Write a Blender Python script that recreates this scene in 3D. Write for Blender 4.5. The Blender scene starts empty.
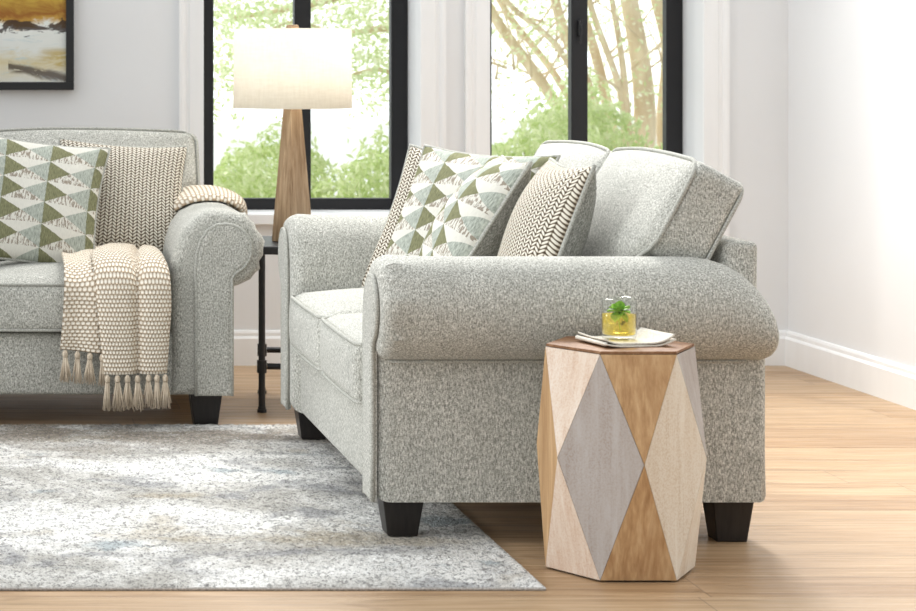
import bpy, math, random
from mathutils import Vector, Matrix
random.seed(7)
PI = math.pi
scn = bpy.context.scene
COL = scn.collection
# ------------------------------------------------------------------ camera
F = 2380.0; PX0 = -35.0; PY0 = 60.0; H = 1.115
cd = bpy.data.cameras.new('camera'); cam = bpy.data.objects.new('camera', cd); COL.objects.link(cam)
cam.location = (0, 0, H); cam.rotation_euler = (PI/2, 0, 0)
cd.sensor_width = 36; cd.lens = F/916*36
cd.shift_x = (458-PX0)/916; cd.shift_y = -(305.5-PY0)/916
cd.clip_end = 300; cd.dof.use_dof = True; cd.dof.focus_distance = 6.1; cd.dof.aperture_fstop = 9
scn.camera = cam
vs = scn.view_settings
vs.view_transform = 'Standard'; vs.look = 'None'; vs.gamma = 1; vs.exposure = -0.07; vs.use_curve_mapping = False

def PX(x, Y): return (x-PX0)*Y/F
def PZ(y, Y): return H-(y-PY0)*Y/F

# ------------------------------------------------------------------ node helpers
class N:
    """tiny expression wrapper over shader math nodes"""
    def __init__(s, nt, sock): s.nt = nt; s.s = sock
    def m(s, op, b=None, c=None):
        n = s.nt.nodes.new('ShaderNodeMath'); n.operation = op
        for i, v in enumerate((s, b, c)):
            if v is None: continue
            if isinstance(v, N): s.nt.links.new(v.s, n.inputs[i])
            else: n.inputs[i].default_value = v
        return N(s.nt, n.outputs[0])
    def __add__(s, o): return s.m('ADD', o)
    def __sub__(s, o): return s.m('SUBTRACT', o)
    def __mul__(s, o): return s.m('MULTIPLY', o)
    def __truediv__(s, o): return s.m('DIVIDE', o)
    def fract(s): return s.m('FRACT')
    def floor(s): return s.m('FLOOR')
    def abs(s): return s.m('ABSOLUTE')
    def lt(s, o): return s.m('LESS_THAN', o)
    def gt(s, o): return s.m('GREATER_THAN', o)
    def maxi(s, o): return s.m('MAXIMUM', o)
    def mini(s, o): return s.m('MINIMUM', o)
    def rng(s, a, b, c=0.0, d=1.0, smooth=True):
        n = s.nt.nodes.new('ShaderNodeMapRange'); n.interpolation_type = 'SMOOTHSTEP' if smooth else 'LINEAR'
        s.nt.links.new(s.s, n.inputs[0])
        for i, v in enumerate((a, b, c, d)): n.inputs[i+1].default_value = v
        return N(s.nt, n.outputs[0])

class Mat:
    def __init__(s, name, rough=.9, spec=.3, color=(.5, .5, .5)):
        s.m = bpy.data.materials.new(name); s.m.use_nodes = True; s.nt = s.m.node_tree
        s.b = s.nt.nodes['Principled BSDF']
        s.b.inputs['Roughness'].default_value = rough
        s.b.inputs['Specular IOR Level'].default_value = spec
        s.b.inputs['Base Color'].default_value = (*color, 1)
        s.tc = None
    def new(s, t): return s.nt.nodes.new(t)
    def link(s, a, b): s.nt.links.new(a.s if isinstance(a, N) else a, b)
    def coord(s, kind='Object', scale=(1, 1, 1), rot=(0, 0, 0), loc=(0, 0, 0)):
        if s.tc is None: s.tc = s.new('ShaderNodeTexCoord')
        mp = s.new('ShaderNodeMapping'); s.link(s.tc.outputs[kind], mp.inputs[0])
        mp.inputs['Scale'].default_value = scale; mp.inputs['Rotation'].default_value = rot; mp.inputs['Location'].default_value = loc
        return mp.outputs[0]
    def xyz(s, kind='Object', **k):
        sp = s.new('ShaderNodeSeparateXYZ'); s.link(s.coord(kind, **k), sp.inputs[0])
        return [N(s.nt, o) for o in sp.outputs]
    def comb(s, x, y, z=0.0):
        c = s.new('ShaderNodeCombineXYZ')
        for i, v in enumerate((x, y, z)):
            if isinstance(v, N): s.link(v, c.inputs[i])
            else: c.inputs[i].default_value = v
        return c.outputs[0]
    def noise(s, vec, scale=5, detail=3, rough=.5, dist=0):
        n = s.new('ShaderNodeTexNoise'); s.link(vec, n.inputs['Vector'])
        n.inputs['Scale'].default_value = scale; n.inputs['Detail'].default_value = detail
        n.inputs['Roughness'].default_value = rough; n.inputs['Distortion'].default_value = dist
        return N(s.nt, n.outputs['Fac'])
    def white(s, vec):
        n = s.new('ShaderNodeTexWhiteNoise'); s.link(vec, n.inputs['Vector']); return N(s.nt, n.outputs['Value'])
    def ramp(s, fac, stops):
        r = s.new('ShaderNodeValToRGB'); s.link(fac, r.inputs[0])
        e = r.color_ramp.elements
        while len(e) < len(stops): e.new(.5)
        for el, (p, c) in zip(e, stops): el.position = p; el.color = (*c, 1)
        return r.outputs[0]
    def mix(s, fac, a, b, mode='MIX'):
        n = s.new('ShaderNodeMix'); n.data_type = 'RGBA'; n.blend_type = mode
        for sock, v in ((n.inputs[0], fac), (n.inputs[6], a), (n.inputs[7], b)):
            if isinstance(v, N): s.link(v, sock)
            elif isinstance(v, (int, float)): sock.default_value = v
            elif isinstance(v, tuple): sock.default_value = (*v, 1)
            else: s.link(v, sock)
        return n.outputs[2]
    def color(s, c): s.link(c, s.b.inputs['Base Color'])
    def bump(s, h, strength=.5, dist=.002):
        n = s.new('ShaderNodeBump'); n.inputs['Strength'].default_value = strength; n.inputs['Distance'].default_value = dist
        s.link(h, n.inputs['Height']); s.link(n.outputs[0], s.b.inputs['Normal'])

def fabric(name, dark, mid, light, uv=False):
    M = Mat(name, .95, .12)
    k = 'Object'
    n1 = M.noise(M.coord(k, scale=(1, 1, .42)), 330, 2, .6)
    n2 = M.noise(M.coord(k, scale=(.5, .5, 1.0), loc=(3, 1, 2)), 420, 2, .6)
    n3 = M.noise(M.coord(k), 7, 3)
    f = n1*.62+n2*.38
    c = M.ramp(f, [(.36, dark), (.5, mid), (.64, light)])
    c = M.mix(n3.rng(.3, .7, 0, .16), c, (dark[0]*1.2, dark[1]*1.2, dark[2]*1.2))
    M.color(c); M.bump(f, .55, .0025)
    M.b.inputs['Sheen Weight'].default_value = .15
    return M.m

MAT = {}
MAT['sofa'] = fabric('grey_green_tweed', (.20, .199, .175), (.445, .44, .395), (.78, .765, .71))
MAT['backing'] = fabric('grey_backing_cloth', (.12, .12, .105), (.28, .28, .25), (.50, .49, .45))
M = Mat('sofa_piping', .9, .15); n = M.noise(M.coord(), 300, 2)
M.color(M.ramp(n, [(.3, (.26, .26, .23)), (.7, (.58, .575, .525))])); MAT['piping'] = M.m

# dark leg wood
M = Mat('dark_espresso_wood', .42, .4); n = M.noise(M.coord(scale=(8, 8, .6)), 12, 3)
M.color(M.ramp(n, [(.3, (.010, .008, .008)), (.7, (.022, .018, .016))])); MAT['leg'] = M.m
M = Mat('black_metal', .45, .5, (.012, .012, .013)); n = M.noise(M.coord(), 60, 2); M.bump(n, .15, .001); MAT['black'] = M.m
M = Mat('black_window_paint', .5, .4, (.012, .012, .014)); n = M.noise(M.coord(), 30, 2); M.bump(n, .1, .001); MAT['winframe'] = M.m
M = Mat('white_wall_paint', .85, .2); n = M.noise(M.coord(), 1.5, 3)
M.color(M.ramp(n, [(.3, (.80, .805, .81)), (.7, (.83, .835, .84))])); n2 = M.noise(M.coord(), 140, 2); M.bump(n2, .08, .001); MAT['wall'] = M.m
M = Mat('white_trim_paint', .45, .4); n = M.noise(M.coord(scale=(1, 1, .2)), 20, 2)
M.color(M.ramp(n, [(.3, (.87, .87, .865)), (.7, (.90, .90, .895))])); MAT['trim'] = M.m

# floor planks (run along X)
M = Mat('light_oak_planks', .38, .45)
x, y, z = M.xyz()
row = (y/.19).floor(); fy = (y/.19).fract()
off = M.white(M.comb(row, 3.3))
xx = x/1.5+off; colm = xx.floor(); fx = xx.fract()
idv = M.white(M.comb(row, colm, 1.7)); id2 = M.white(M.comb(row, colm, 8.1))
gx = x*.9+id2*17.0
grain = M.noise(M.comb(gx, y*14.0, id2*9.0), 2.2, 5, .62, .6)
fine = M.noise(M.comb(x*4.0, y*160.0, id2*5.0), 1.6, 3, .6)
knot = M.noise(M.comb(x*2.2+id2*31.0, y*9.0, idv*7.0), 1.1, 2, .5, 1.2)
base = M.ramp(grain*.65+fine*.35, [(.30, (.18, .095, .045)), (.48, (.385, .24, .125)), (.66, (.57, .395, .24))])
c = M.mix(idv.rng(0, 1, 0, .42, False), base, (.53, .38, .235))
c = M.mix(id2.gt(.72)*.28, c, (.30, .175, .09))
c = M.mix(knot.rng(.62, .75, 0, .5), c, (.25, .14, .07))
gap = (fy.lt(.012)).maxi((fx*1.5).lt(.003))
c = M.mix(gap*.55, c, (.13, .08, .045))
M.color(c); M.bump((grain*.3)-gap, .25, .0012); MAT['floor'] = M.m
rr = M.noise(M.comb(x*2.0, y*30.0, 0.0), 2, 2).rng(.3, .7, .32, .5); M.link(rr, M.b.inputs['Roughness'])

# rug
M = Mat('abstract_rug_pile', 1.0, .05)
big = M.noise(M.coord(scale=(1, 1.1, 1), loc=(4.3, 1.2, 0)), 2.1, 5, .62, .9)
b2 = M.noise(M.coord(scale=(1, 1.3, 1), loc=(9, 5, 0)), 2.9, 4, .6, .6)
b3 = M.noise(M.coord(scale=(1, 1.2, 1), loc=(2, 15, 0)), 2.2, 4, .6, .4)
sp = M.noise(M.coord(), 170, 3, .7); sp2 = M.noise(M.coord(loc=(7, 7, 7)), 62, 3, .7)
c = M.ramp(big, [(.38, (.50, .48, .44)), (.55, (.86, .845, .81))])
c = M.mix(b2.rng(.52, .66, 0, .75), c, (.30, .30, .31))
c = M.mix(b3.rng(.55, .68, 0, .65), c, (.42, .35, .24))
c = M.mix(M.noise(M.coord(loc=(31, 3, 0), scale=(1, 1.2, 1)), 3.4, 4).rng(.60, .70, 0, .6), c, (.22, .30, .34))
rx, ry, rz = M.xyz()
far = ry.rng(.35, .95, 0, .85)*M.noise(M.coord(scale=(1, 2, 1), loc=(5, 0, 0)), 2.6, 4, .6).rng(.35, .6)  # brown shade in front of the sofa, painted into the rug colour
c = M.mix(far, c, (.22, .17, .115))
c = M.mix((sp*.5+sp2*.5).rng(.485, .59, 0, .70), c, (.12, .115, .11))
c = M.mix((sp*.4+sp2*.6).rng(.34, .46, .5, 0), c, (.95, .94, .92))
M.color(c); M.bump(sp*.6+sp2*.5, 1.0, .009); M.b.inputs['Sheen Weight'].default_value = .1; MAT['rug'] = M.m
M = Mat('rug_binding', .95, .1); n = M.noise(M.coord(), 200, 2); M.color(M.ramp(n, [(.3, (.30, .28, .26)), (.7, (.62, .60, .57))])); MAT['binding'] = M.m

# geometric pillow (uv in metres)
def geo_mat(name, sign=1):
    M = Mat(name, .95, .1)
    u, v, _ = M.xyz('UV')
    wob = M.noise(M.coord('UV'), 60, 2)*.004
    cu = (u+wob)/.150+.12; fu = cu.fract(); fv = ((v+wob)/.078).fract()
    d = (fu-.5).abs()*2.0+(fv-.5).abs()*2.0
    dia = d.lt(1.0)
    left = fu.lt(.5)
    thr = M.noise(M.comb(u*170.0, v*42.0), 1.0, 2, .6)
    thr2 = M.noise(M.comb(u*420.0, v*60.0, 3.0), 1.0, 2, .6)
    green = M.ramp(thr2, [(.3, (.115, .12, .055)), (.7, (.29, .285, .165))])
    teal = M.ramp(thr2, [(.3, (.24, .265, .23)), (.7, (.54, .57, .50))])
    tri = M.mix(left, teal, green)
    dash = thr.gt(.51)*(fv.gt(.50))*(thr2.gt(.38))
    white = M.mix(dash*.85, (.70, .68, .61), (.24, .19, .14))
    c = M.mix(dia, tri, white)
    c = M.mix(thr2.rng(.35, .65, .12, 0), c, (.2, .2, .18))
    M.color(c); M.bump(thr2*.6+thr*.4, .5, .002)
    return M.m
MAT['geo'] = geo_mat('green_teal_diamond_weave')
# braid knit pillow
M = Mat('braided_knit', .95, .1)
u, v, _ = M.xyz('UV')
tri = ((u/.028).fract()-.5).abs()*2.0
rowp = ((v+tri*.011)/.0110).fract()
blob = ((rowp-.5).abs()*2.0)
edge = (((u/.014).fract()-.5).abs()*2.0)
nn = M.noise(M.coord('UV'), 90, 2)
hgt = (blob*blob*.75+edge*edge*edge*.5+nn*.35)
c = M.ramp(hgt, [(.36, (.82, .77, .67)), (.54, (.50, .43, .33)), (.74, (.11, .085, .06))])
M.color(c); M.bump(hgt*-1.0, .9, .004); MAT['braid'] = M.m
# throw knit
M = Mat('cream_chunky_knit', .95, .1)
u, v, _ = M.xyz('UV')
rv = v/.0125; ro = rv.floor(); uo = (u/.0165+(ro*.5)).fract()
d = ((uo-.5).abs()*2.0); e = ((rv.fract()-.5).abs()*2.0)
nn = M.noise(M.coord('UV'), 120, 2)
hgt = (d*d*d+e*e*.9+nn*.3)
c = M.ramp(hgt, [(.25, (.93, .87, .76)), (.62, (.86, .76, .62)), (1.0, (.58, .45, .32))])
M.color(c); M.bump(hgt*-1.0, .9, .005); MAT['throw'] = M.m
M = Mat('tassel_yarn', .95, .1); n = M.noise(M.coord(scale=(1, 1, .06)), 420, 2)
M.color(M.ramp(n, [(.3, (.42, .33, .24)), (.7, (.80, .70, .56))])); M.bump(n, .8, .003); MAT['tassel'] = M.m

def wood(name, a, b, c_, rot=(0, 0, 0), rough=.6, white=None):
    M = Mat(name, rough, .3)
    v1 = M.coord(scale=(1, 1, .12), rot=rot)
    g = M.noise(v1, 42, 4, .62, .4); g2 = M.noise(M.coord(scale=(1, 1, .05), rot=rot), 150, 3, .6); g3 = M.noise(M.coord(scale=(1, 1, .3), rot=rot), 9, 3)
    x, y, z = M.xyz(rot=rot)
    pl = M.white(M.comb((x/.042+y/.037).floor(), 2.0))
    c = M.ramp(g*.5+g2*.3+g3*.2, [(.38, a), (.5, b), (.60, c_)])
    c = M.mix(pl*.5, c, a)
    if white:
        kn = M.noise(M.coord(scale=(1, 1, .9)), 260, 2, .6)
        c = M.mix((kn.rng(.35, .6, 0, .55))*(g3.rng(.3, .7, .5, 1)), c, white)
        M.bump(kn*.6+g, .4, .001)
    else: M.bump(g, .3, .001)
    M.color(c); return M.m
MAT['tan'] = wood('natural_tan_wood', (.38, .215, .10), (.56, .355, .18), (.70, .49, .28))
MAT['cream'] = wood('whitewashed_cream_wood', (.60, .47, .33), (.72, .63, .51), (.80, .73, .62), white=(.83, .79, .71))
MAT['pink'] = wood('whitewashed_pink_wood', (.58, .40, .28), (.70, .56, .44), (.76, .66, .56), white=(.80, .74, .67))
MAT['greyw'] = wood('grey_washed_wood', (.36, .30, .26), (.44, .39, .355), (.50, .47, .445), white=(.50, .49, .49))
MAT['tabletop'] = wood('brown_table_top_wood', (.17, .08, .035), (.29, .15, .075), (.40, .235, .13), rot=(0, PI/2, 0))
MAT['lampwood'] = wood('weathered_lamp_wood', (.24, .15, .08), (.40, .275, .165), (.54, .40, .26))

M = Mat('linen_lamp_shade', .9, .1)
n = M.noise(M.coord(scale=(1, 1, .15)), 150, 2); n2 = M.noise(M.coord(scale=(.15, .15, 1)), 170, 2)
cc = M.ramp(n*.5+n2*.5, [(.35, (.86, .83, .76)), (.65, (.93, .905, .84))]); M.color(cc)
tr = M.new('ShaderNodeBsdfTranslucent'); M.link(cc, tr.inputs[0]); mx = M.new('ShaderNodeMixShader'); mx.inputs[0].default_value = .5
M.link(M.b.outputs[0], mx.inputs[1]); M.link(tr.outputs[0], mx.inputs[2]); M.link(mx.outputs[0], M.nt.nodes['Material Output'].inputs[0]); MAT['shade'] = M.m

def glassy(name, col, ior, fake=False):
    M = Mat(name, .0, .5); nt = M.nt; out = nt.nodes['Material Output']
    if fake:
        t = M.new('ShaderNodeBsdfTransparent'); t.inputs[0].default_value = (*col, 1)
        g = M.new('ShaderNodeBsdfGlossy'); g.inputs['Roughness'].default_value = .02
        lw = M.new('ShaderNodeLayerWeight'); lw.inputs[0].default_value = .5; fr = N(nt, lw.outputs['Facing']).m('POWER', 3.5)*(ior-1.0)*2.2+.03; mx = M.new('ShaderNodeMixShader')
        M.link(fr, mx.inputs[0]); M.link(t.outputs[0], mx.inputs[1]); M.link(g.outputs[0], mx.inputs[2]); M.link(mx.outputs[0], out.inputs[0])
        nt.nodes.remove(M.b)
    else:
        g = M.new('ShaderNodeBsdfGlass'); g.inputs['Color'].default_value = (*col, 1); g.inputs['IOR'].default_value = ior; g.inputs['Roughness'].default_value = 0
        M.link(g.outputs[0], out.inputs[0]); nt.nodes.remove(M.b)
    return M.m
MAT['pane'] = glassy('window_glass', (.98, .99, .98), 1.25, True)
MAT['glass'] = glassy('tumbler_glass', (.97, .98, .97), 1.36, True)
MAT['tea'] = glassy('yellow_iced_drink', (.98, .86, .36), 1.12, True)
nt_ = MAT['tea'].node_tree; o_ = nt_.nodes['Material Output']; l_ = o_.inputs[0].links[0].from_socket
d_ = nt_.nodes.new('ShaderNodeBsdfTranslucent'); d_.inputs[0].default_value = (.95, .80, .22, 1); d2_ = nt_.nodes.new('ShaderNodeBsdfDiffuse'); d2_.inputs[0].default_value = (.95, .80, .22, 1)
a_ = nt_.nodes.new('ShaderNodeAddShader'); nt_.links.new(d_.outputs[0], a_.inputs[0]); nt_.links.new(d2_.outputs[0], a_.inputs[1])
m_ = nt_.nodes.new('ShaderNodeMixShader'); m_.inputs[0].default_value = .13; nt_.links.new(l_, m_.inputs[1]); nt_.links.new(a_.outputs[0], m_.inputs[2]); nt_.links.new(m_.outputs[0], o_.inputs[0])
MAT['ice'] = glassy('ice', (.97, .97, .92), 1.3, True)
M = Mat('mint_leaf', .5, .3); n = M.noise(M.coord(), 90, 2); M.color(M.ramp(n, [(.3, (.13, .36, .02)), (.7, (.36, .62, .07))])); MAT['mint'] = M.m
M = Mat('napkin_linen', .95, .1); n = M.noise(M.coord(), 220, 2); M.color(M.ramp(n, [(.3, (.62, .57, .48)), (.7, (.80, .76, .68))])); M.bump(n, .4, .001); MAT['napkin'] = M.m

def leafmat(name, a, b):
    M = Mat(name, .6, .2); oi = M.new('ShaderNodeNewGeometry')
    r = N(M.nt, oi.outputs['Random Per Island']); cc = M.ramp(r, [(0, a), (1, b)]); M.color(cc)
    tr = M.new('ShaderNodeBsdfTranslucent'); M.link(cc, tr.inputs[0]); mx = M.new('ShaderNodeMixShader'); mx.inputs[0].default_value = .5
    M.link(M.b.outputs[0], mx.inputs[1]); M.link(tr.outputs[0], mx.inputs[2]); M.link(mx.outputs[0], M.nt.nodes['Material Output'].inputs[0]); return M.m
MAT['leaf'] = leafmat('shrub_leaves', (.58, .70, .28), (.95, .97, .72))
MAT['leaf2'] = leafmat('tree_leaves', (.62, .73, .34), (.96, .97, .76))
M = Mat('pale_tree_bark', .85, .2); n = M.noise(M.coord(scale=(1, 1, .25)), 14, 4)
M.color(M.ramp(n, [(.3, (.60, .45, .27)), (.7, (.92, .78, .56))])); MAT['bark'] = M.m
M = Mat('shrub_twig_bark', .9, .1); n = M.noise(M.coord(), 14, 2); M.color(M.ramp(n, [(.3, (.2, .14, .08)), (.7, (.36, .27, .16))])); MAT['twig'] = M.m
M = Mat('blown_out_ground', 1, .1); n = M.noise(M.coord(), 6, 4); M.color(M.ramp(n, [(.3, (.84, .85, .80)), (.7, (.90, .91, .87))])); MAT['lawn'] = M.m  # ground coloured near white to stand in for blown-out daylight

# painting (local x right, z up; object origin at bottom-right inner corner)
M = Mat('abstract_painting', .45, .4)
x, y, z = M.xyz()
w1 = M.noise(M.coord(scale=(1, 1, 1.9)), 9, 6, .7, .8); w2 = M.noise(M.coord(scale=(.7, 1, 3.5), loc=(5, 0, 2)), 14, 4, .65, .5)
zz = z+(w1-.5)*.15
c = M.ramp(zz/.6, [(.0, (.74, .73, .66)), (.12, (.66, .58, .36)), (.2, (.74, .76, .72)), (.33, (.80, .82, .78)), (.365, (.52, .30, .05)), (.42, (.30, .11, .015)), (.5, (.52, .33, .05)), (.62, (.60, .50, .10)), (.85, (.42, .42, .14))])
c = M.mix((z*-1.0+.21).rng(0, .02)*w2.rng(.55, .75, 0, .65), c, (.50, .62, .66))
blot = ((z-.205+(w2-.5)*.11).abs()).lt(.022)*(w1.gt(.47))
c = M.mix(blot*.9, c, (.035, .018, .015))
stro = ((z-.045+(x+.15)*.22+(w1-.5)*.05).abs()).rng(.006, .024, 1, 0)*(w2.gt(.42))*(x.gt(-.21))
c = M.mix(stro*.85, c, (.05, .028, .02))
gold = (z-.085).abs().rng(.02, .05, 1, 0)*x.rng(-.16, -.03)*w2.rng(.4, .6)
c = M.mix(gold*.8, c, (.52, .38, .10))
M.color(c); M.bump(w2, .5, .002); MAT['art'] = M.m

# ------------------------------------------------------------------ mesh helpers
class B:
    def __init__(s): s.v = []; s.f = []; s.uv = {}; s.mi = []
    def add(s, vs_, fs, uvs=None, mi=0):
        o = len(s.v); s.v += [tuple(p) for p in vs_]
        for f in fs: s.f.append(tuple(i+o for i in f)); s.mi.append(mi)
        if uvs:
            for i, u in enumerate(uvs): s.uv[o+i] = u
        return s
    def box(s, x0, x1, y0, y1, z0, z1, mi=0):
        return s.add([(x0, y0, z0), (x1, y0, z0), (x1, y1, z0), (x0, y1, z0), (x0, y0, z1), (x1, y0, z1), (x1, y1, z1), (x0, y1, z1)],
                     [(0, 3, 2, 1), (4, 5, 6, 7), (0, 1, 5, 4), (1, 2, 6, 5), (2, 3, 7, 6), (3, 0, 4, 7)], mi=mi)
    def tube(s, pts, r, n=8, closed=False, cap=True, r2=None):
        pts = [Vector(p) for p in pts]; m = len(pts); vs_ = []; prev = None
        for i, p in enumerate(pts):
            if closed: t = (pts[(i+1) % m]-pts[i-1])
            else: t = pts[min(i+1, m-1)]-pts[max(i-1, 0)]
            t = t.normalized() if t.length > 1e-9 else Vector((0, 0, 1))
            if prev is None:
                a = Vector((0, 0, 1)) if abs(t.z) < .9 else Vector((1, 0, 0)); nrm = t.cross(a).normalized()
            else:
                nrm = prev-t*prev.dot(t); nrm = nrm.normalized() if nrm.length > 1e-6 else t.orthogonal().normalized()
            prev = nrm; bn = t.cross(nrm)
            rr = r[i] if isinstance(r, (list, tuple)) else r
            for k in range(n):
                a = 2*PI*k/n; vs_.append(p+nrm*math.cos(a)*rr+bn*math.sin(a)*rr)
        fs = []
        for i in range(m if closed else m-1):
            for k in range(n):
                a = i*n+k; b = i*n+(k+1) % n; i2 = (i+1) % m; fs.append((a, b, i2*n+(k+1) % n, i2*n+k))
        if cap and not closed: fs += [tuple(range(n))[::-1], tuple((m-1)*n+k for k in range(n))]
        return s.add(vs_, fs)
    def lathe(s, prof, n=32, c=(0, 0), a0=0):
        vs_ = []; fs = []
        for (r, z) in prof:
            for k in range(n):
                a = a0+2*PI*k/n; vs_.append((c[0]+r*math.cos(a), c[1]+r*math.sin(a), z))
        m = len(prof)
        for i in range(m-1):
            for k in range(n): fs.append((i*n+k, i*n+(k+1) % n, (i+1)*n+(k+1) % n, (i+1)*n+k))
        return s.add(vs_, fs)
    def obj(s, name, mat, parent=None, smooth=False, bevel=0, sub=0, auto=None, seg=2):
        me = bpy.data.meshes.new(name); me.from_pydata(s.v, [], s.f)
        mats = mat if isinstance(mat, (list, tuple)) else [mat]
        for m_ in mats: me.materials.append(MAT[m_])
        me.polygons.foreach_set('material_index', s.mi)
        if s.uv:
            l = me.uv_layers.new(name='UVMap')
            for lp in me.loops: l.data[lp.index].uv = s.uv.get(lp.vertex_index, (0, 0))
        if smooth: me.polygons.foreach_set('use_smooth', [True]*len(me.polygons))
        me.update()
        o = bpy.data.objects.new(name, me); COL.objects.link(o)
        if parent: o.parent = parent
        if bevel:
            b = o.modifiers.new('bevel', 'BEVEL'); b.width = bevel; b.segments = seg; b.limit_method = 'ANGLE'; b.angle_limit = .6
            if seg > 2: me.polygons.foreach_set('use_smooth', [True]*len(me.polygons))
        if sub: q = o.modifiers.new('sub', 'SUBSURF'); q.levels = sub; q.render_levels = sub
        return o

def tag(o, label=None, cat=None, group=None, kind=None):
    if label: o['label'] = label
    if cat: o['category'] = cat
    if group: o['group'] = group
    if kind: o['kind'] = kind
    return o
def empty(name, loc=(0, 0, 0), rz=0):
    o = bpy.data.objects.new(name, None); COL.objects.link(o); o.location = loc; o.rotation_euler = (0, 0, rz); o.empty_display_size = .1; return o

def rbox(lx, ly, lz, r, n=(10, 10, 6), crown=(0, 0, 0), fn=None):
    """rounded box centred at origin, crowned; crown=(front -y, top +z, bottom)"""
    nx, ny, nz = n; idx = {}; vs_ = []; fs = []
    def key(i, j, k):
        if (i, j, k) not in idx:
            u, v, w = 2*i/nx-1, 2*j/ny-1, 2*k/nz-1
            # cluster samples to the edges
            cu, cv, cw = [math.copysign(abs(t)**.75, t) if abs(t) > 1e-9 else 0 for t in (u, v, w)]
            p = Vector((cu*lx/2, cv*ly/2, cw*lz/2))
            rr = min(r, lx/2, ly/2, lz/2)
            q = Vector((max(-lx/2+rr, min(lx/2-rr, p.x)), max(-ly/2+rr, min(ly/2-rr, p.y)), max(-lz/2+rr, min(lz/2-rr, p.z))))
            d = p-q
            if d.length > 1e-9: p = q+d.normalized()*rr
            if w > .999: p.z += crown[1]*(1-cu**2)**.6*(1-cv**2)**.6
            elif w > 0: p.z += crown[1]*(1-cu**2)**.6*(1-cv**2)**.6*w
            if v < 0: p.y -= crown[0]*(1-cu**2)**.7*(1-cw**2)**.7*(-v)
            if fn: p = fn(p, cu, cv, cw)
            idx[(i, j, k)] = len(vs_); vs_.append(p)
        return idx[(i, j, k)]
    for i in range(nx):
        for j in range(ny):
            fs.append((key(i, j, 0), key(i, j+1, 0), key(i+1, j+1, 0), key(i+1, j, 0)))
            fs.append((key(i, j, nz), key(i+1, j, nz), key(i+1, j+1, nz), key(i, j+1, nz)))
    for i in range(nx):
        for k in range(nz):
            fs.append((key(i, 0, k), key(i+1, 0, k), key(i+1, 0, k+1), key(i, 0, k+1)))
            fs.append((key(i, ny, k), key(i, ny, k+1), key(i+1, ny, k+1), key(i+1, ny, k)))
    for j in range(ny):
        for k in range(nz):
            fs.append((key(0, j, k), key(0, j, k+1), key(0, j+1, k+1), key(0, j+1, k)))
            fs.append((key(nx, j, k), key(nx, j+1, k), key(nx, j+1, k+1), key(nx, j, k+1)))
    return vs_, fs

# ------------------------------------------------------------------ the setting
YB = 8.70; WD = .24; YW = YB+WD
W1 = (.871, 1.664); W2 = (1.916, 2.697); ZS = .545; ZT = 2.75; WH = 3.05
XC = PX(788, YB)
b = B(); b.box(-2.6, 6, 2.2, YB+.24, -.1, 0); tag(b.obj('floor', 'floor'), kind='structure')
b = B()
xs = [(-2.6, W1[0]), (W1[1], W2[0]), (W2[1], XC+.6)]
for x0, x1 in xs: b.box(x0, x1, YB, YW+.06, 0, WH)
for w in (W1, W2): b.box(w[0], w[1], YB, YW+.06, 0, ZS-.001); b.box(w[0], w[1], YB, YW+.06, ZT, WH)
tag(b.obj('wall_back', 'wall'), kind='structure')
# right wall, fractionally out of square as in the photograph
XR2 = PX(916, 7.617); sl = (XR2-XC)/(7.617-YB)
def xr(Y): return XC+sl*(Y-YB)
b = B(); Y0 = 2.3
b.add([(xr(YB), YB, 0), (xr(Y0), Y0, 0), (xr(Y0)+.2, Y0, 0), (xr(YB)+.2, YB, 0), (xr(YB), YB, WH), (xr(Y0), Y0, WH), (xr(Y0)+.2, Y0, WH), (xr(YB)+.2, YB, WH)],
      [(0, 1, 5, 4), (1, 2, 6, 5), (2, 3, 7, 6), (3, 0, 4, 7), (4, 5, 6, 7), (0, 3, 2, 1)])
tag(b.obj('wall_right', 'wall'), kind='structure')
# moulded baseboards
prof = [(0, 0), (.018, 0), (.018, .098), (.014, .104), (.010, .106), (.010, .118), (.006, .126), (0, .128)]
def moulding(name, p0, p1, nrm, prof, up=(0, 0, 1), mat='trim'):
    p0, p1, nrm, up = Vector(p0), Vector(p1), Vector(nrm), Vector(up); m = len(prof); b = B(); vs_ = []
    for p in (p0, p1):
        for (d, h) in prof: vs_.append(p+nrm*d+up*h)
    fs = [(i, (i+1) % m, m+(i+1) % m, m+i) for i in range(m)]+[tuple(range(m))[::-1], tuple(range(m, 2*m))]
    b.add(vs_, fs); return tag(b.obj(name, mat), kind='structure')
moulding('baseboard_back', (-2.6, YB-.0005, 0), (XC-.0005, YB-.0005, 0), (0, -1, 0), prof)
nr = Vector((-1, sl, 0)).normalized()
moulding('baseboard_right', (xr(YB)-.0005, YB-.001, 0), (xr(Y0)-.0005, Y0, 0), nr, prof)
# window casings
cprof = [(0, 0), (.016, 0), (.016, .05), (.012, .056), (.012, .066), (.020, .072), (.024, .080), (.024, .090), (.0, .090)]
k = 1
for (x0, x1) in (W1, W2):
    moulding('trim_%d' % k, (x0, YB-.0005, .128), (x0, YB-.0005, ZT+.09), (0, -1, 0), cprof, up=(-1, 0, 0)); k += 1
    moulding('trim_%d' % k, (x1, YB-.0005, .128), (x1, YB-.0005, ZT+.09), (0, -1, 0), cprof, up=(1, 0, 0)); k += 1
    moulding('trim_%d' % k, (x0, YB-.0005, ZT), (x1, YB-.0005, ZT), (0, -1, 0), cprof); k += 1
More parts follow.
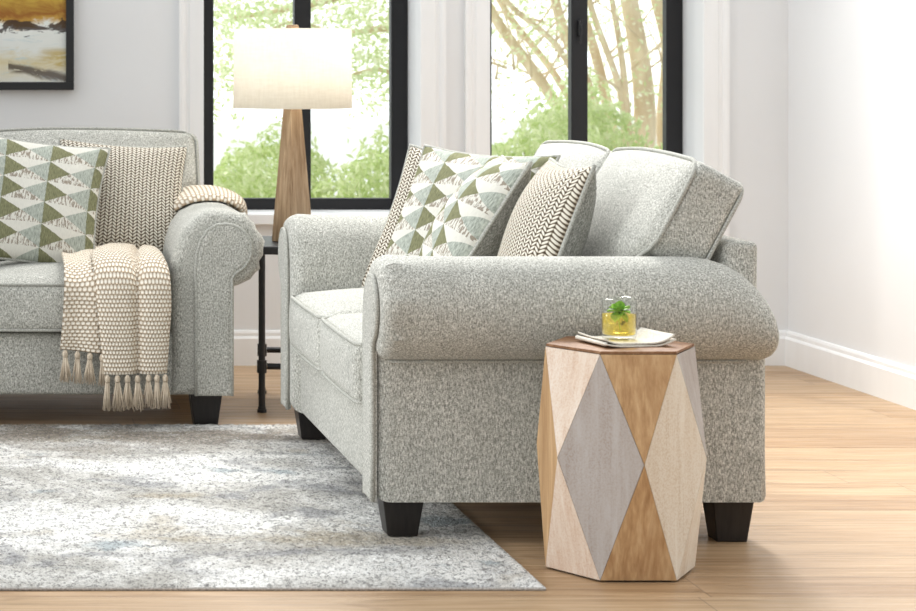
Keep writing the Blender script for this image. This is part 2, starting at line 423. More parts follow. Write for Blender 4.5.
# windows
for i, (x0, x1) in enumerate((W1, W2)):
    w = empty('window_%d' % (i+1), ((x0+x1)/2, YW, ZS)); tag(w, kind='structure')
    hw = (x1-x0)/2-.001; t = .062; h = ZT-ZS-.002
    b = B(); b.box(-hw, -hw+t, 0, .05, 0, h); b.box(hw-t, hw, 0, .05, 0, h); b.box(-hw+t, hw-t, 0, .05, 0, t-.012); b.box(-hw+t, hw-t, 0, .05, h-t, h)
    b.obj('window_frame', 'winframe', w, bevel=.003)
    b = B(); b.box(-t/2, t/2, -.008, .045, t-.012, h-t); b.obj('mullion', 'winframe', w, bevel=.003)
    if i == 1:
        b = B(); b.box(-.008, .006, -.030, -.009, .66, .72); b.box(-.004, .002, -.034, -.028, .63, .70); b.obj('latch', 'black', w, bevel=.002)
    for s in (-1, 1):
        b = B(); xa, xb = (-hw+t, -t/2) if s < 0 else (t/2, hw-t); b.box(xa, xb, .022, .028, t-.012, h-t); b.obj('window_pane', 'pane', w)
    b = B(); b.box(-hw-.03, hw+.03, -WD-.035, -WD-.0005, -.03, .008); b.box(-hw, hw, -WD-.0005, -.001, .0005, .008)
    b.obj('window_sill', 'trim', w, bevel=.003)
# garden ground
b = B(); b.box(-20, 40, YW+.1, 60, -.6, -.45); tag(b.obj('garden_ground', 'lawn'), kind='structure')

# ------------------------------------------------------------------ sofa
def arm_profile():
    pts = [(-.115, .10), (-.185, .10), (-.185, .20), (-.185, .30), (-.185, .38), (-.186, .45), (-.183, .50), (-.174, .55), (-.155, .598), (-.125, .634), (-.085, .655), (-.05, .6605)]
    c = (-.022, .543); R = .118
    for a in range(90, -81, -10): pts.append((c[0]+R*math.cos(math.radians(a)), c[1]+R*math.sin(math.radians(a))))
    pts += [(0, .422), (0, .38), (0, .30), (0, .20), (0, .10)]
    return pts
def inset(pts, d):
    n = len(pts); out = []
    for i in range(n):
        p0, p, p1 = Vector(pts[i-1]), Vector(pts[i]), Vector(pts[(i+1) % n])
        e0 = (p-p0).normalized(); e1 = (p1-p).normalized()
        nn = Vector((e0.y+e1.y, -(e0.x+e1.x)))
        nn = nn.normalized() if nn.length > 1e-6 else Vector((e0.y, -e0.x))
        q = p+nn*d
        out.append((q.x, max(q.y, .10)))
    return out
def arm_parts(parent, A, side):
    """side=+1 arm at +x (outer edge x=A); mirrored for -1"""
    P = arm_profile(); n = len(P); L = .92; rings = []
    r = .034
    for k in range(6):
        a = k/5*PI/2; rings.append((r*(1-math.sin(a)), r*(1-math.cos(a)) if k else r*(1-1), k))
    rings = [(r*(1-math.sin(k/5*PI/2)), r*(1-math.cos(k/5*PI/2))) for k in range(6)]  # (inset, y)
    ys = [(i, y) for i, y in rings]+[(0, .055), (0, .09), (0, .16), (0, .25), (0, .35), (0, .45), (0, .55), (0, .64), (0, .70)]
    for q in range(1, 9): ys.append((0, .70+.183*math.sin(q/8*PI/2)))
    ys += [(.006, .893), (.02, .90)]
    b = B(); vs_ = []
    for (ins, y) in ys:
        I = inset(P, ins) if ins else P
        t = max(0, (y-.71)/.19); s = math.sqrt(max(0, 1-.74*t**2.4))
        for j, (x, z) in enumerate(I):
            if z > .43: z = .43+(z-.43)*s
            # gathers on the rounded front
            if .0 < y < .10 and z > .30 and 6 <= j <= 26:
                ph = math.sin(j*2.4)*math.sin(j*1.1+1); am = .009*(1-abs(y-.034)/.07)
                cxz = Vector((x+.022, z-.543)); cxz = cxz.normalized() if cxz.length > 1e-4 else Vector((0, 1))
                if am > 0: x += cxz.x*am*ph; z += cxz.y*am*ph
            vs_.append((side*(A+x), y, z))
    fs = []
    m = len(ys)
    for i in range(m-1):
        for j in range(n): fs.append((i*n+j, i*n+(j+1) % n, (i+1)*n+(j+1) % n, (i+1)*n+j))
    fs += [tuple(range(n))[::-1], tuple((m-1)*n+j for j in range(n))]
    if side < 0: fs = [f[::-1] for f in fs]
    b.add(vs_, fs); arm = b.obj('arm', 'sofa', parent, smooth=True)
    es = arm.modifiers.new('es', 'EDGE_SPLIT'); es.split_angle = math.radians(50)
    # keyhole front panel
    Q = [(-.112, .101), (-.112, .25), (-.112, .40), (-.114, .48), (-.110, .53), (-.098, .570), (-.078, .600), (-.050, .617)]
    for a in range(90, -75, -12): Q.append((-.022+.076*math.cos(math.radians(a)), .543+.076*math.sin(math.radians(a))))
    Q += [(-.004, .456), (-.004, .35), (-.004, .22), (-.004, .101)]
    nq = len(Q); b = B(); vs_ = []
    for (ins, y) in ((0, .004), (0, -.006), (.004, -.010), (.012, -.012)):
        for (x, z) in (inset(Q, ins) if ins else Q): vs_.append((side*(A+x), y, z))
    fs = []
    for i in range(3):
        for j in range(nq): fs.append((i*nq+j, i*nq+(j+1) % nq, (i+1)*nq+(j+1) % nq, (i+1)*nq+j))
    fs = [f[::-1] for f in fs]+[tuple(3*nq+j for j in range(nq))]
    b.add(vs_, fs); b.obj('arm_panel', 'sofa', arm, smooth=False)
    b = B(); b.tube([(side*(A+x), -.006, z) for x, z in Q], .0055, 8); b.obj('piping', 'piping', arm, smooth=True)
    # rear seam piping under the roll
    b = B(); b.tube([(side*(A+.001), y, .4235) for y in (.03, .3, .6, .85)], .004, 6); b.obj('piping', 'piping', arm, smooth=True)
    return arm

def seat_cushion(parent, x0, x1):
    w = x1-x0-.006; d = .66
    vs_, fs = rbox(w, d, .152, .024, (16, 14, 8), (.014, .042, 0))
    cx, cy, cz = (x0+x1)/2, -.012+d/2, .368
    b = B(); b.add([p+Vector((cx, cy, cz)) for p in vs_], fs); o = b.obj('seat_cushion', 'sofa', parent, smooth=True)
    b = B()
    for zz in (.438, .300):
        pts = []; hx = w/2-.004; r = .045
        hy = d/2-.004
        def pf(x, y):
            cr = (.014*(1-(x/hx)**2)**.7*.35) if y < -hy+r else 0
            return (cx+x, cy+y-cr, zz)
        pts.append(pf(-hx, hy*.6)); pts.append(pf(-hx, 0)); pts.append(pf(-hx, -hy+r))
        for a in range(1, 6): t = a/6*PI/2; pts.append(pf(-hx+r*(1-math.cos(t))*.7, -hy+r*(1-math.sin(t))*.7))
        for a in range(0, 13):
            t = -1+2*a/12; pts.append(pf((hx-r*.7)*t, -hy))
        for a in range(5, 0, -1): t = a/6*PI/2; pts.append(pf(hx-r*(1-math.cos(t))*.7, -hy+r*(1-math.sin(t))*.7))
        pts += [pf(hx, -hy+r), pf(hx, 0), pf(hx, hy*.6)]
        b.tube(pts, .0052, 6)
    b.obj('piping', 'piping', o, smooth=True)
    return o

def back_cushion(parent, x0, x1, extL, extR, lift=0):
    """leaning T cushion; ext = how far it spreads over the arm above the roll"""
    base = Vector((0, .535, .475)); up = Vector((0, .471, .882)); nf = Vector((0, -.882, .471)); Lh = .458; T = .13
    cx = (x0+x1)/2; hw = (x1-x0)/2-.003
    def fn(p, cu, cv, cw):
        # p.x in [-hw,hw], p.y thickness (-front), p.z height
        v = (p.z+Lh/2)/Lh
        z = base.z+up.z*p.z+Lh/2*up.z
        e = max(0, min(1, (z-.655)/.03)); e = e*e*(3-2*e)
        ux = p.x/hw
        x = p.x+(extR*e*max(0, ux)**1.2 if ux > 0 else -extL*e*max(0, -ux)**1.2)
        zz = p.z+(lift+.014*(1-ux**2 if abs(ux) < 1 else 0))*max(0, v)
        return Vector((cx+x, 0, 0))+base+up*(zz+Lh/2)+nf*(-p.y-T/2)
    vs_, fs = rbox(2*hw, T, Lh, .02, (24, 8, 20), (.045, 0, 0), fn)
    b = B(); b.add(vs_, fs); o = b.obj('back_cushion', 'sofa', parent, smooth=True)
    # piping: front and rear seams
    for yy in (-T/2+.004, T/2-.004):
        pts = []; r = .04
        def pf(x, z, yy=yy):
            return fn(Vector((x, yy, z)), 0, 0, 0)
        hz = Lh/2-.003; hx = hw-.002
        for t in (-.9, -.6, -.3, 0, .12, .2, .28, .36, .44, .52, .6, .75): pts.append(pf(-hx, hz*t))
        for a in range(0, 7): t = a/6*PI/2; pts.append(pf(-hx+r*(1-math.cos(t)), hz-r*(1-math.sin(t))))
        for a in range(1, 12): pts.append(pf((hx-r)*(-1+2*a/12), hz))
        for a in range(6, -1, -1): t = a/6*PI/2; pts.append(pf(hx-r*(1-math.cos(t)), hz-r*(1-math.sin(t))))
        for t in (.75, .6, .52, .44, .36, .28, .2, .12, 0, -.3, -.6, -.9): pts.append(pf(hx, hz*t))
        b = B(); b.tube(pts, .005, 6); b.obj('piping', 'piping', o, smooth=True)
    return o

def make_sofa(name, W, nc, loc, rz):
    t = empty(name, loc, rz); A = W/2
    b = B(); b.box(-A+.116, A-.116, .022, .80, .10, .288); b.obj('seat_base', 'sofa', t, bevel=.012, seg=3)
    for s in (-1, 1): arm_parts(t, A, s)
    # back frame (reclined)
    b = B(); x0, x1 = -A+.04, A-.04
    b.add([(x0, .76, .10), (x1, .76, .10), (x1, .885, .10), (x0, .885, .10), (x0, .812, .695), (x1, .812, .695), (x1, .893, .695), (x0, .893, .695)],
          [(0, 3, 2, 1), (4, 5, 6, 7), (0, 1, 5, 4), (1, 2, 6, 5), (2, 3, 7, 6), (3, 0, 4, 7)])
    b.obj('back_frame', 'sofa', t, bevel=.016, seg=4)
    xi = A-.187; cw = 2*xi/nc
    for k_ in range(nc):
        a, c = -xi+k_*cw, -xi+(k_+1)*cw
        seat_cushion(t, a, c)
        back_cushion(t, a, c,   .155 if k_ == 0 else 0, .155 if k_ == nc-1 else 0, lift=.006*(k_ % 2))
    for sx in (-1, 1):
        for (yc, sk) in ((.070, -1), (.832, 1)):
            z0 = .0145 if (name == 'loveseat' and yc < .1) else 0
            tw, bw = .048, .035; xc = sx*(A-.078)
            b = B(); vs_ = [(xc+i*bw, yc+j*bw, z0) for i, j in ((-1, -1), (1, -1), (1, 1), (-1, 1))]+[(xc+i*tw, yc+j*tw, .102) for i, j in ((-1, -1), (1, -1), (1, 1), (-1, 1))]
            b.add(vs_, [(0, 3, 2, 1), (4, 5, 6, 7), (0, 1, 5, 4), (1, 2, 6, 5), (2, 3, 7, 6), (3, 0, 4, 7)])
            b.obj('leg', 'leg', t, bevel=.003)
    return t
LX, LY = -.24, 7.19; LW = 2.1; LA = LW/2
RUGZ = .012
sofa = make_sofa('sofa', LW, 3, (LX, LY, 0), 0)
tag(sofa, 'grey green tweed sofa facing forward under the painting, cream throw over its seat', 'sofa')
RX, RY, RW = .942, 6.24, 1.56
love = make_sofa('loveseat', RW, 2, (RX, RY, 0), -PI/2)
tag(love, 'grey green tweed loveseat turned side on behind the faceted wooden table', 'sofa')

# ------------------------------------------------------------------ rug
def make_rug():
    x0, x1, y0, y1 = -1.9, 1.2185, 5.0, 7.215
    cx, cy = (x0+x1)/2, (y0+y1)/2
    t = empty('area_rug', (cx, cy, 0)); tag(t, 'off white abstract rug with grey, brown and blue mottling on the oak floor', 'rug')
    nx, ny = 420, 330; b = B(); vs_ = []; fs = []
    rnd = random.Random(3)
    for j in range(ny+1):
        for i in range(nx+1):
            x = x0+(x1-x0)*i/nx; y = y0+(y1-y0)*j/ny
            e = min(i, nx-i, j, ny-j); z = .011+rnd.uniform(-.003, .003)
            if e == 0: z = .006
            vs_.append((x-cx+rnd.uniform(-.002, .002), y-cy+rnd.uniform(-.002, .002), z))
    for j in range(ny):
        for i in range(nx): a = j*(nx+1)+i; fs.append((a, a+1, a+nx+2, a+nx+1))
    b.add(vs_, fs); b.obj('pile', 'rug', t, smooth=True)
    hx, hy = (x1-x0)/2, (y1-y0)/2
    b = B(); b.box(-hx, hx, -hy, hy, .0003, .005)
    b.obj('backing', 'binding', t)
    b = B(); b.tube([(-hx, -hy, .004), (hx, -hy, .004), (hx, hy, .004), (-hx, hy, .004)], .0035, 6, closed=True); b.obj('binding', 'binding', t)
make_rug()

# ------------------------------------------------------------------ pillows
def make_pillow(name, w, h, t, front, loc, az, lean, roll, label, seed=0, group=None, pw=.45):
    o = empty(name, loc); o.rotation_mode = 'XYZ'
    R = Matrix.Rotation(math.radians(az), 4, 'Z') @ Matrix.Rotation(-math.radians(lean), 4, 'X') @ Matrix.Rotation(math.radians(roll), 4, 'Y')
    o.rotation_euler = R.to_euler('XYZ')
    rnd = random.Random(seed); n = 30
    ph = [rnd.uniform(0, 6) for _ in range(4)]
    def pos(u, v, s):
        e = max(0, (1-u*u)*(1-v*v))
        kx = 1-.085*(1-v*v); kz = 1-.085*(1-u*u)
        x = w/2*u*kx; z = h/2*v*kz
        y = s*t/2*(e**pw)
        y += .006*math.sin(3*u+ph[0])*math.cos(2.5*v+ph[1])*(e**.5)
        # pinch wrinkles running out of the corners
        for cu in (-1, 1):
            for cv in (-1, 1):
                d = math.hypot(u-cu, v-cv)
                if d < .9: y += .004*math.sin(math.atan2(v-cv, u-cu)*14+ph[2])*(1-d/.9)*(e**.3)
        return Vector((x, y, z))
    for nm, s, mt in (('front_cover', -1, front), ('back_cover', 1, 'backing')):
        b = B(); vs_ = []; uv = []; fs = []
        for j in range(n+1):
            for i in range(n+1):
                u = math.sin((i/n*2-1)*PI/2); v = math.sin((j/n*2-1)*PI/2)
                vs_.append(pos(u, v, s)); uv.append(((u+1)*w/2, (v+1)*h/2))
        for j in range(n):
            for i in range(n):
                a = j*(n+1)+i; f = (a, a+1, a+n+2, a+n+1); fs.append(f if s < 0 else f[::-1])
        b.add(vs_, fs, uv); b.obj(nm, mt, o, smooth=True)
    pts = []
    m = 16
    for i in range(m): pts.append(pos(-1+2*i/m, -1, 0))
    for i in range(m): pts.append(pos(1, -1+2*i/m, 0))
    for i in range(m): pts.append(pos(1-2*i/m, 1, 0))
    for i in range(m): pts.append(pos(-1, 1-2*i/m, 0))
    b = B(); b.tube(pts, .0055, 6, closed=True); b.obj('piping', 'piping', o, smooth=True)
    return tag(o, label, 'pillow', group)
make_pillow('throw_pillow', .46, .43, .15, 'geo', (PX(30, 7.53), 7.53, .666), 0, 24, 8, 'green and white diamond patterned pillow at the left end of the far sofa', 1)
make_pillow('throw_pillow', .42, .40, .14, 'braid', (PX(121, 7.66), 7.665, .664), 0, 24, 4, 'beige braided knit pillow on the far sofa, next to the rolled arm with the throw', 2)
make_pillow('throw_pillow', .45, .45, .11, 'braid', (1.375, 6.74, .632), -40, 24, 9, 'braided knit pillow mostly hidden behind the large diamond pillow on the loveseat', 3)
make_pillow('throw_pillow', .48, .48, .14, 'geo', (1.372, 6.58, .650), -52, 28, 2, 'large green and white diamond pillow leaning in the far corner of the loveseat', 4)
make_pillow('throw_pillow', .41, .44, .18, 'geo', (1.330, 6.25, .668), -93, 32, 0, 'smaller diamond pillow seen edge on with grey back, middle of the loveseat', 5)
make_pillow('throw_pillow', .42, .42, .17, 'braid', (1.425, 5.87, .665), -90, 20, 0, 'braided knit pillow with grey back just behind the near rolled arm of the loveseat', 6)

# ------------------------------------------------------------------ throw blanket on the left sofa
def cr(p0, p1, p2, p3, t): return .5*((2*p1)+(p2-p0)*t+(2*p0-5*p1+4*p2-p3)*t*t+(3*p1-p0-3*p2+p3)*t**3)
def loft(secs, nu, per, fold, th=.006):
    """secs: list of (L, R) points; fold(u, s) -> outward offset; returns closed thick sheet"""
    S = [(Vector(a), Vector(c)) for a, c in secs]; rows = []
    for i in range(len(S)-1):
        for k_ in range(per):
            t = k_/per; g = lambda q, i_: S[max(0, min(len(S)-1, i_))][q]
            rows.append((cr(g(0, i-1), g(0, i), g(0, i+1), g(0, i+2), t), cr(g(1, i-1), g(1, i), g(1, i+1), g(1, i+2), t)))
    rows.append(S[-1]); m = len(rows); top = []; uv = []; acc = 0
    for r_ in range(m):
        L, R = rows[r_]
        if r_: acc += ((L+R)/2-(rows[r_-1][0]+rows[r_-1][1])/2).length
        tang = (rows[min(r_+1, m-1)][0]+rows[min(r_+1, m-1)][1]-rows[max(r_-1, 0)][0]-rows[max(r_-1, 0)][1]).normalized()
        wd = (R-L).normalized(); nn = wd.cross(tang).normalized()
        for k_ in range(nu+1):
            u = k_/nu; p = L.lerp(R, u)+nn*fold(u, r_/(m-1)); top.append((p, nn)); uv.append((u*.34, acc))
    vs_ = [p+n_*th for p, n_ in top]+[p for p, n_ in top]; o = len(top); fs = []
    for r_ in range(m-1):
        for k_ in range(nu):
            a = r_*(nu+1)+k_; q = (a, a+nu+1, a+nu+2, a+1); fs.append(q); fs.append(tuple(o+i for i in q[::-1]))
        a = r_*(nu+1); fs.append((a, o+a, o+a+nu+1, a+nu+1)); a += nu; fs.append((a, a+nu+1, o+a+nu+1, o+a))
    for k_ in range(nu):
        fs.append((k_, k_+1, o+k_+1, o+k_)); a = (m-1)*(nu+1)+k_; fs.append((a, o+a, o+a+1, a+1))
    return vs_, fs, uv+uv
thr = empty('throw_blanket', (LX+LA-.38, LY-.04, .49))
off = Vector((LX, LY, 0))-thr.location
def TL(x, y, z): return Vector((LA+x, y, z))+off
secA = [(TL(.096, .52, .600), TL(.096, .78, .59)), (TL(.062, .45, .645), TL(.062, .77, .640)), (TL(-.01, .41, .668), TL(-.01, .76, .664)), (TL(-.10, .40, .658), TL(-.10, .74, .655)), (TL(-.17, .45, .60), TL(-.17, .72, .61)),
        (TL(-.196, .42, .54), TL(-.200, .68, .54)), (TL(-.215, .33, .503), TL(-.27, .62, .510)), (TL(-.225, .29, .503), TL(-.42, .46, .510)), (TL(-.222, .19, .500), TL(-.50, .28, .508)), (TL(-.210, .08, .486), TL(-.51, .12, .498)), (TL(-.205, .02, .474), TL(-.51, .03, .484)), (TL(-.205, -.032, .440), TL(-.512, -.034, .440)),
        (TL(-.205, -.036, .37), TL(-.515, -.036, .37)), (TL(-.21, -.036, .30), TL(-.52, -.036, .30)), (TL(-.22, -.036, .215), TL(-.525, -.036, .247))]
b = B()
def foldA(u, s):
    if s < .5: return .0-.003+.036*math.sqrt(max(0, math.sin(PI*min(1, u*1.02))))*min(1, (.5-s)*5)*min(1, s*9+.5)
    return .006+.006*math.sin(u*17+s*3)*min(1, s*1.6)
b.add(*loft(secA, 34, 6, foldA, .007))
secB = [(TL(-.215, .30, .508), TL(-.36, .36, .514)), (TL(-.208, .17, .508), TL(-.41, .17, .512)), (TL(-.203, .05, .494), TL(-.425, .05, .500)), (TL(-.195, -.030, .460), TL(-.42, -.030, .462)), (TL(-.192, -.048, .38), TL(-.415, -.048, .38)), (TL(-.198, -.048, .28), TL(-.405, -.048, .28)), (TL(-.205, -.048, .178), TL(-.395, -.048, .175))]
def foldB(u, s):
    c_ = .46-.20*max(0, .62-s)
    g = math.exp(-((u-c_)/.05)**2)
    e_ = math.sqrt(max(0, math.sin(PI*min(1, max(0, u/c_ if u < c_ else (1-u)/(1-c_))))))
    return .010+.020*e_*min(1, s*2+.3)-.014*g
b.add(*loft(secB, 34, 7, foldB, .008))
b.obj('blanket_cloth', 'throw', thr, smooth=True)
def tassel(p, L, seed):
    rnd = random.Random(seed); b = B(); p = Vector(p)
    b.tube([p+Vector((0, 0, .006)), p+Vector((0, 0, -.002)), p+Vector((0, 0, -.010)), p+Vector((0, 0, -.016))], [.004, .0085, .0085, .006], 8)
    for _ in range(26):
        a = rnd.uniform(0, 2*PI); rr = rnd.uniform(.1, 1)**.6
        d = Vector((math.cos(a)*rr, math.sin(a)*rr*.6, 0)); l = L*rnd.uniform(.85, 1.05)
        sw = rnd.uniform(-.004, .004)
        b.tube([p+d*.005+Vector((0, 0, -.012)), p+d*.009+Vector((sw, 0, -l*.5)), p+d*.016+Vector((sw*2, 0, -l))], [.0022, .0022, .0012], 5)
    return b.obj('tassel', 'tassel', thr, smooth=True)
for i in range(4): q = TL(-.510+i*.037, -.060, .240-.004*i); tassel(q, .088, i)
for i in range(4): q = TL(-.385+i*.030, -.088, .168); tassel(q, .098, 10+i)
for i in range(3): q = TL(-.262+i*.025, -.086, .170); tassel(q, .092, 20+i)
tag(thr, 'cream chunky knit throw with tassels draped over the arm and seat of the far sofa', 'blanket')

# ------------------------------------------------------------------ painting
pw_, ph_ = .92, .62
PXR, PZB = PX(74, 8.66), PZ(90, 8.66)
pic = empty('framed_painting', (PXR-pw_/2, 8.66, PZB))
b = B(); ft = .029; y0, y1 = 0, .037
b.box(-pw_/2, pw_/2, y0, y1, 0, ft); b.box(-pw_/2, pw_/2, y0, y1, ph_-ft, ph_); b.box(-pw_/2, -pw_/2+ft, y0, y1, ft, ph_-ft); b.box(pw_/2-ft, pw_/2, y0, y1, ft, ph_-ft)
b.obj('picture_frame', 'black', pic, bevel=.002)
b = B(); b.box(-pw_+2*ft, 0, 0, .02, 0, ph_-2*ft); o = b.obj('canvas', 'art', pic); o.location = (pw_/2-ft, .012, ft)
tag(pic, 'abstract gold, brown and white painting in a thin black frame above the far sofa', 'painting')

# ------------------------------------------------------------------ end table + lamp
ex0, ex1, ey0, ey1 = PX(257, 7.53), 1.36, 7.52, 7.98
hx, hy = (ex1-ex0)/2, (ey1-ey0)/2; ra = math.radians(-7.2)
et = empty('end_table', (ex0+hx*math.cos(ra)-hy*math.sin(ra), ey0+hx*math.sin(ra)+hy*math.cos(ra), 0), ra)
b = B(); b.box(-hx, hx, -hy, hy, .500, .526); b.obj('tabletop', 'black', et, bevel=.004)
lx, ly = hx-.014, hy-.014
for sx in (-1, 1):
    for sy in (-1, 1):
        b = B(); b.tube([(sx*lx, sy*ly, .006), (sx*lx, sy*ly, .4995)], .0105, 12); b.tube([(sx*lx, sy*ly, .125), (sx*lx, sy*ly, .165)], .0155, 12)
        b.tube([(sx*lx, sy*ly, 0), (sx*lx, sy*ly, .010)], .015, 12); b.tube([(sx*lx, sy*ly, .010), (sx*lx, sy*ly, .018)], .0125, 12); b.obj('leg', 'black', et, smooth=False)
b = B(); b.tube([(-lx+.016, -ly, .146), (lx-.016, -ly, .146)], .010, 10); b.tube([(-lx+.016, ly, .146), (lx-.016, ly, .146)], .010, 10)
b.tube([(-lx, -ly+.016, .146), (-lx, ly-.016, .146)], .010, 10); b.tube([(lx, -ly+.016, .146), (lx, ly-.016, .146)], .010, 10); b.obj('stretcher', 'black', et)
tag(et, 'slim black metal end table with pipe legs between the two sofas', 'table')
lampY = 7.72
lam = empty('table_lamp', (PX(292.5, lampY), lampY, .5262))
zs0, zs1 = PZ(108, lampY)-.5262, PZ(29, lampY)-.5262
ca, sa = math.cos(math.radians(28)), math.sin(math.radians(28))
def sq(r, z): return [(r*(ca*i-sa*j), r*(sa*i+ca*j), z) for i, j in ((-1, -1), (1, -1), (1, 1), (-1, 1))]
b = B(); b.add(sq(.048, 0)+sq(.048, .012)+sq(.0185, zs0+.05), [(0, 3, 2, 1), (8, 9, 10, 11)]+[(i, (i+1) % 4, 4+(i+1) % 4, 4+i) for i in range(4)]+[(4+i, 4+(i+1) % 4, 8+(i+1) % 4, 8+i) for i in range(4)])
b.obj('lamp_base', 'lampwood', lam, bevel=.002)
b = B(); b.lathe([(.19, zs0), (.1915, zs0), (.1885, zs1), (.187, zs1), (.187, zs1-.002), (.1895, zs0+.002), (.19, zs0)], 64); b.obj('lamp_shade', 'shade', lam, smooth=False)
bpy.data.objects['lamp_shade'].data.polygons.foreach_set('use_smooth', [True]*len(bpy.data.objects['lamp_shade'].data.polygons))
b = B()
for a in (0, 120, 240): b.tube([(0, 0, zs1-.006), (.1865*math.cos(math.radians(a)), .1865*math.sin(math.radians(a)), zs1-.006)], .0018, 6)
b.tube([(0, 0, zs0+.05), (0, 0, zs1-.004)], .004, 8); b.obj('shade_holder', 'black', lam)
b = B(); b.add(sq(.012, zs1-.004)+sq(.016, zs1+.006)+sq(.013, zs1+.014), [(0, 3, 2, 1), (8, 9, 10, 11)]+[(i, (i+1) % 4, 4+(i+1) % 4, 4+i) for i in range(4)]+[(4+i, 4+(i+1) % 4, 8+(i+1) % 4, 8+i) for i in range(4)]); b.obj('finial', 'lampwood', lam, bevel=.002)
tag(lam, 'table lamp with cream linen drum shade and tapered wooden base on the black end table', 'lamp')
ld = bpy.data.lights.new('lamp_bulb', 'POINT'); ld.energy = 1.9; ld.color = (1, .92, .80); ld.shadow_soft_size = .04
lo = bpy.data.objects.new('lamp_bulb', ld); COL.objects.link(lo); lo.location = lam.location+Vector((.03, -.03, (zs0+zs1)/2+.02))

# ------------------------------------------------------------------ faceted drum table
TXC, TYC = 1.437, 5.220
tb = empty('faceted_side_table', (TXC, TYC, 0))
rt, rm = .164, .186; zt, zm, zb = .493, .258, .004
def ring(r, z, a0, n=6): return [Vector((r*math.cos(math.radians(a0+60*i)), r*math.sin(math.radians(a0+60*i)), z)) for i in range(n)]
Tp = ring(rt, zt-.006, 0); Md = ring(rm, zm, 30); Bt = ring(rt, zb, 0)
# panels: each triangle is its own wooden veneer panel
tri = []
def px(p): return round(-35+(p.x+TXC)*F/(p.y+TYC))
for i in range(6):
    t0, t1, m_ = Tp[i], Tp[(i+1) % 6], Md[i]; mp = Md[i-1]
    b0, b1 = Bt[i], Bt[(i+1) % 6]
    tri.append(('T', i, [(t0, m_, t1)])); tri.append(('B', i, [(b0, b1, m_)]))
    tri.append(('R', i, [(t0, mp, m_), (b0, m_, mp)]))
# i=4: vertex at 240deg (front-left), i=5: 300deg (front right), i=0 right, i=3 left
edge_c = {4: 'tan', 5: 'greyw', 3: 'pink', 0: 'pink', 1: 'tan', 2: 'greyw'}
rh_c = {4: 'greyw', 5: 'cream', 3: 'tan', 0: 'tan', 1: 'pink', 2: 'cream'}
edge_b = dict(edge_c); edge_b[5] = 'cream'; edge_b[3] = 'pink'
for kk, i, ts in tri:
    mt = edge_c[i] if kk == 'T' else edge_b[i] if kk == 'B' else rh_c[i]
    b = B()
    for (a, c, d) in ts:
        cen = (a+c+d)/3; nrm = (c-a).cross(d-a).normalized()
        if nrm.dot(Vector((cen.x, cen.y, 0))) < 0: nrm = -nrm; c, d = d, c
        if kk == 'R':
            cc_ = (ts[0][1]+ts[0][2])/2; P_ = [p+(cc_-p).normalized()*.0008 for p in (a, c, d)]
        else: P_ = [p+(cen-p).normalized()*.0008 for p in (a, c, d)]
        Q_ = [p-nrm*.012+(cen-p)*.10 for p in (a, c, d)]
        b.add(P_+Q_, [(0, 1, 2), (5, 4, 3), (0, 3, 4, 1), (1, 4, 5, 2), (2, 5, 3, 0)])
    o = b.obj('facet_panel', mt, tb)
    o['label'] = {'tan': 'natural tan wood facet', 'cream': 'whitewashed cream facet', 'pink': 'whitewashed pinkish facet', 'greyw': 'grey washed facet'}[mt]
b = B(); v_ = ring(rt-.002, zt-.0055, 0)+ring(rt-.002, zt, 0); b.add(v_, [(5, 4, 3, 2, 1, 0), (6, 7, 8, 9, 10, 11)]+[(i, (i+1) % 6, 6+(i+1) % 6, 6+i) for i in range(6)]); b.obj('tabletop', 'tabletop', tb)['label'] = 'brown wooden top'
b = B(); v_ = ring(rt-.016, .0, 0)+ring(rt-.016, .012, 0); b.add(v_, [(5, 4, 3, 2, 1, 0), (6, 7, 8, 9, 10, 11)]+[(i, (i+1) % 6, 6+(i+1) % 6, 6+i) for i in range(6)]); b.obj('plinth', 'leg', tb)
tag(tb, 'faceted hexagonal wooden drum table with grey, tan and whitewashed diamonds in front of the loveseat', 'table')

# napkin: folded square of linen, slightly curling
nk = empty('folded_napkin', (PX(620, 5.25), 5.218, zt+.0005)); nk.rotation_euler = (0, 0, math.radians(12))
def nap(th, w, d, z0, seed, curl):
    rnd = random.Random(seed); n1, n2 = 22, 16; top = []
    for j in range(n2+1):
        for i in range(n1+1):
            u, v = 2*i/n1-1, 2*j/n2-1
            z = z0+curl*max(0, abs(u)-.45)**2*1.0*(1 if u > 0 else .6)+.0012*math.sin(4*u+seed)*math.cos(3*v)
            top.append(Vector((u*w/2*(1-.04*v), v*d/2+.006*math.sin(2*u+seed), max(z, z0))))
    o = len(top); vs_ = [p+Vector((0, 0, th)) for p in top]+top; fs = []
    for j in range(n2):
        for i in range(n1):
            a = j*(n1+1)+i; q = (a, a+1, a+n1+2, a+n1+1); fs.append(q); fs.append(tuple(o+k_ for k_ in q[::-1]))
    for i in range(n1): fs.append((i, o+i, o+i+1, i+1)); a = n2*(n1+1)+i; fs.append((a, a+1, o+a+1, o+a))
    for j in range(n2): a = j*(n1+1); fs.append((a, a+n1+1, o+a+n1+1, o+a)); a += n1; fs.append((a, o+a, o+a+n1+1, a+n1+1))
    return vs_, fs
b = B(); b.add(*nap(.0035, .162, .150, 0, 1, .04)); b.add(*nap(.0035, .156, .140, .0050, 2, .06)); 
b.obj('napkin_cloth', 'napkin', nk, smooth=True, bevel=0)
b = B(); b.tube([(-.079, y, .0035+.008*.6) for y in (-.07, -.03, .0, .03, .066)], .0045, 8); b.obj('folded_edge', 'napkin', nk, smooth=True)
tag(nk, 'folded off white linen napkin under the glass on the faceted table', 'napkin')
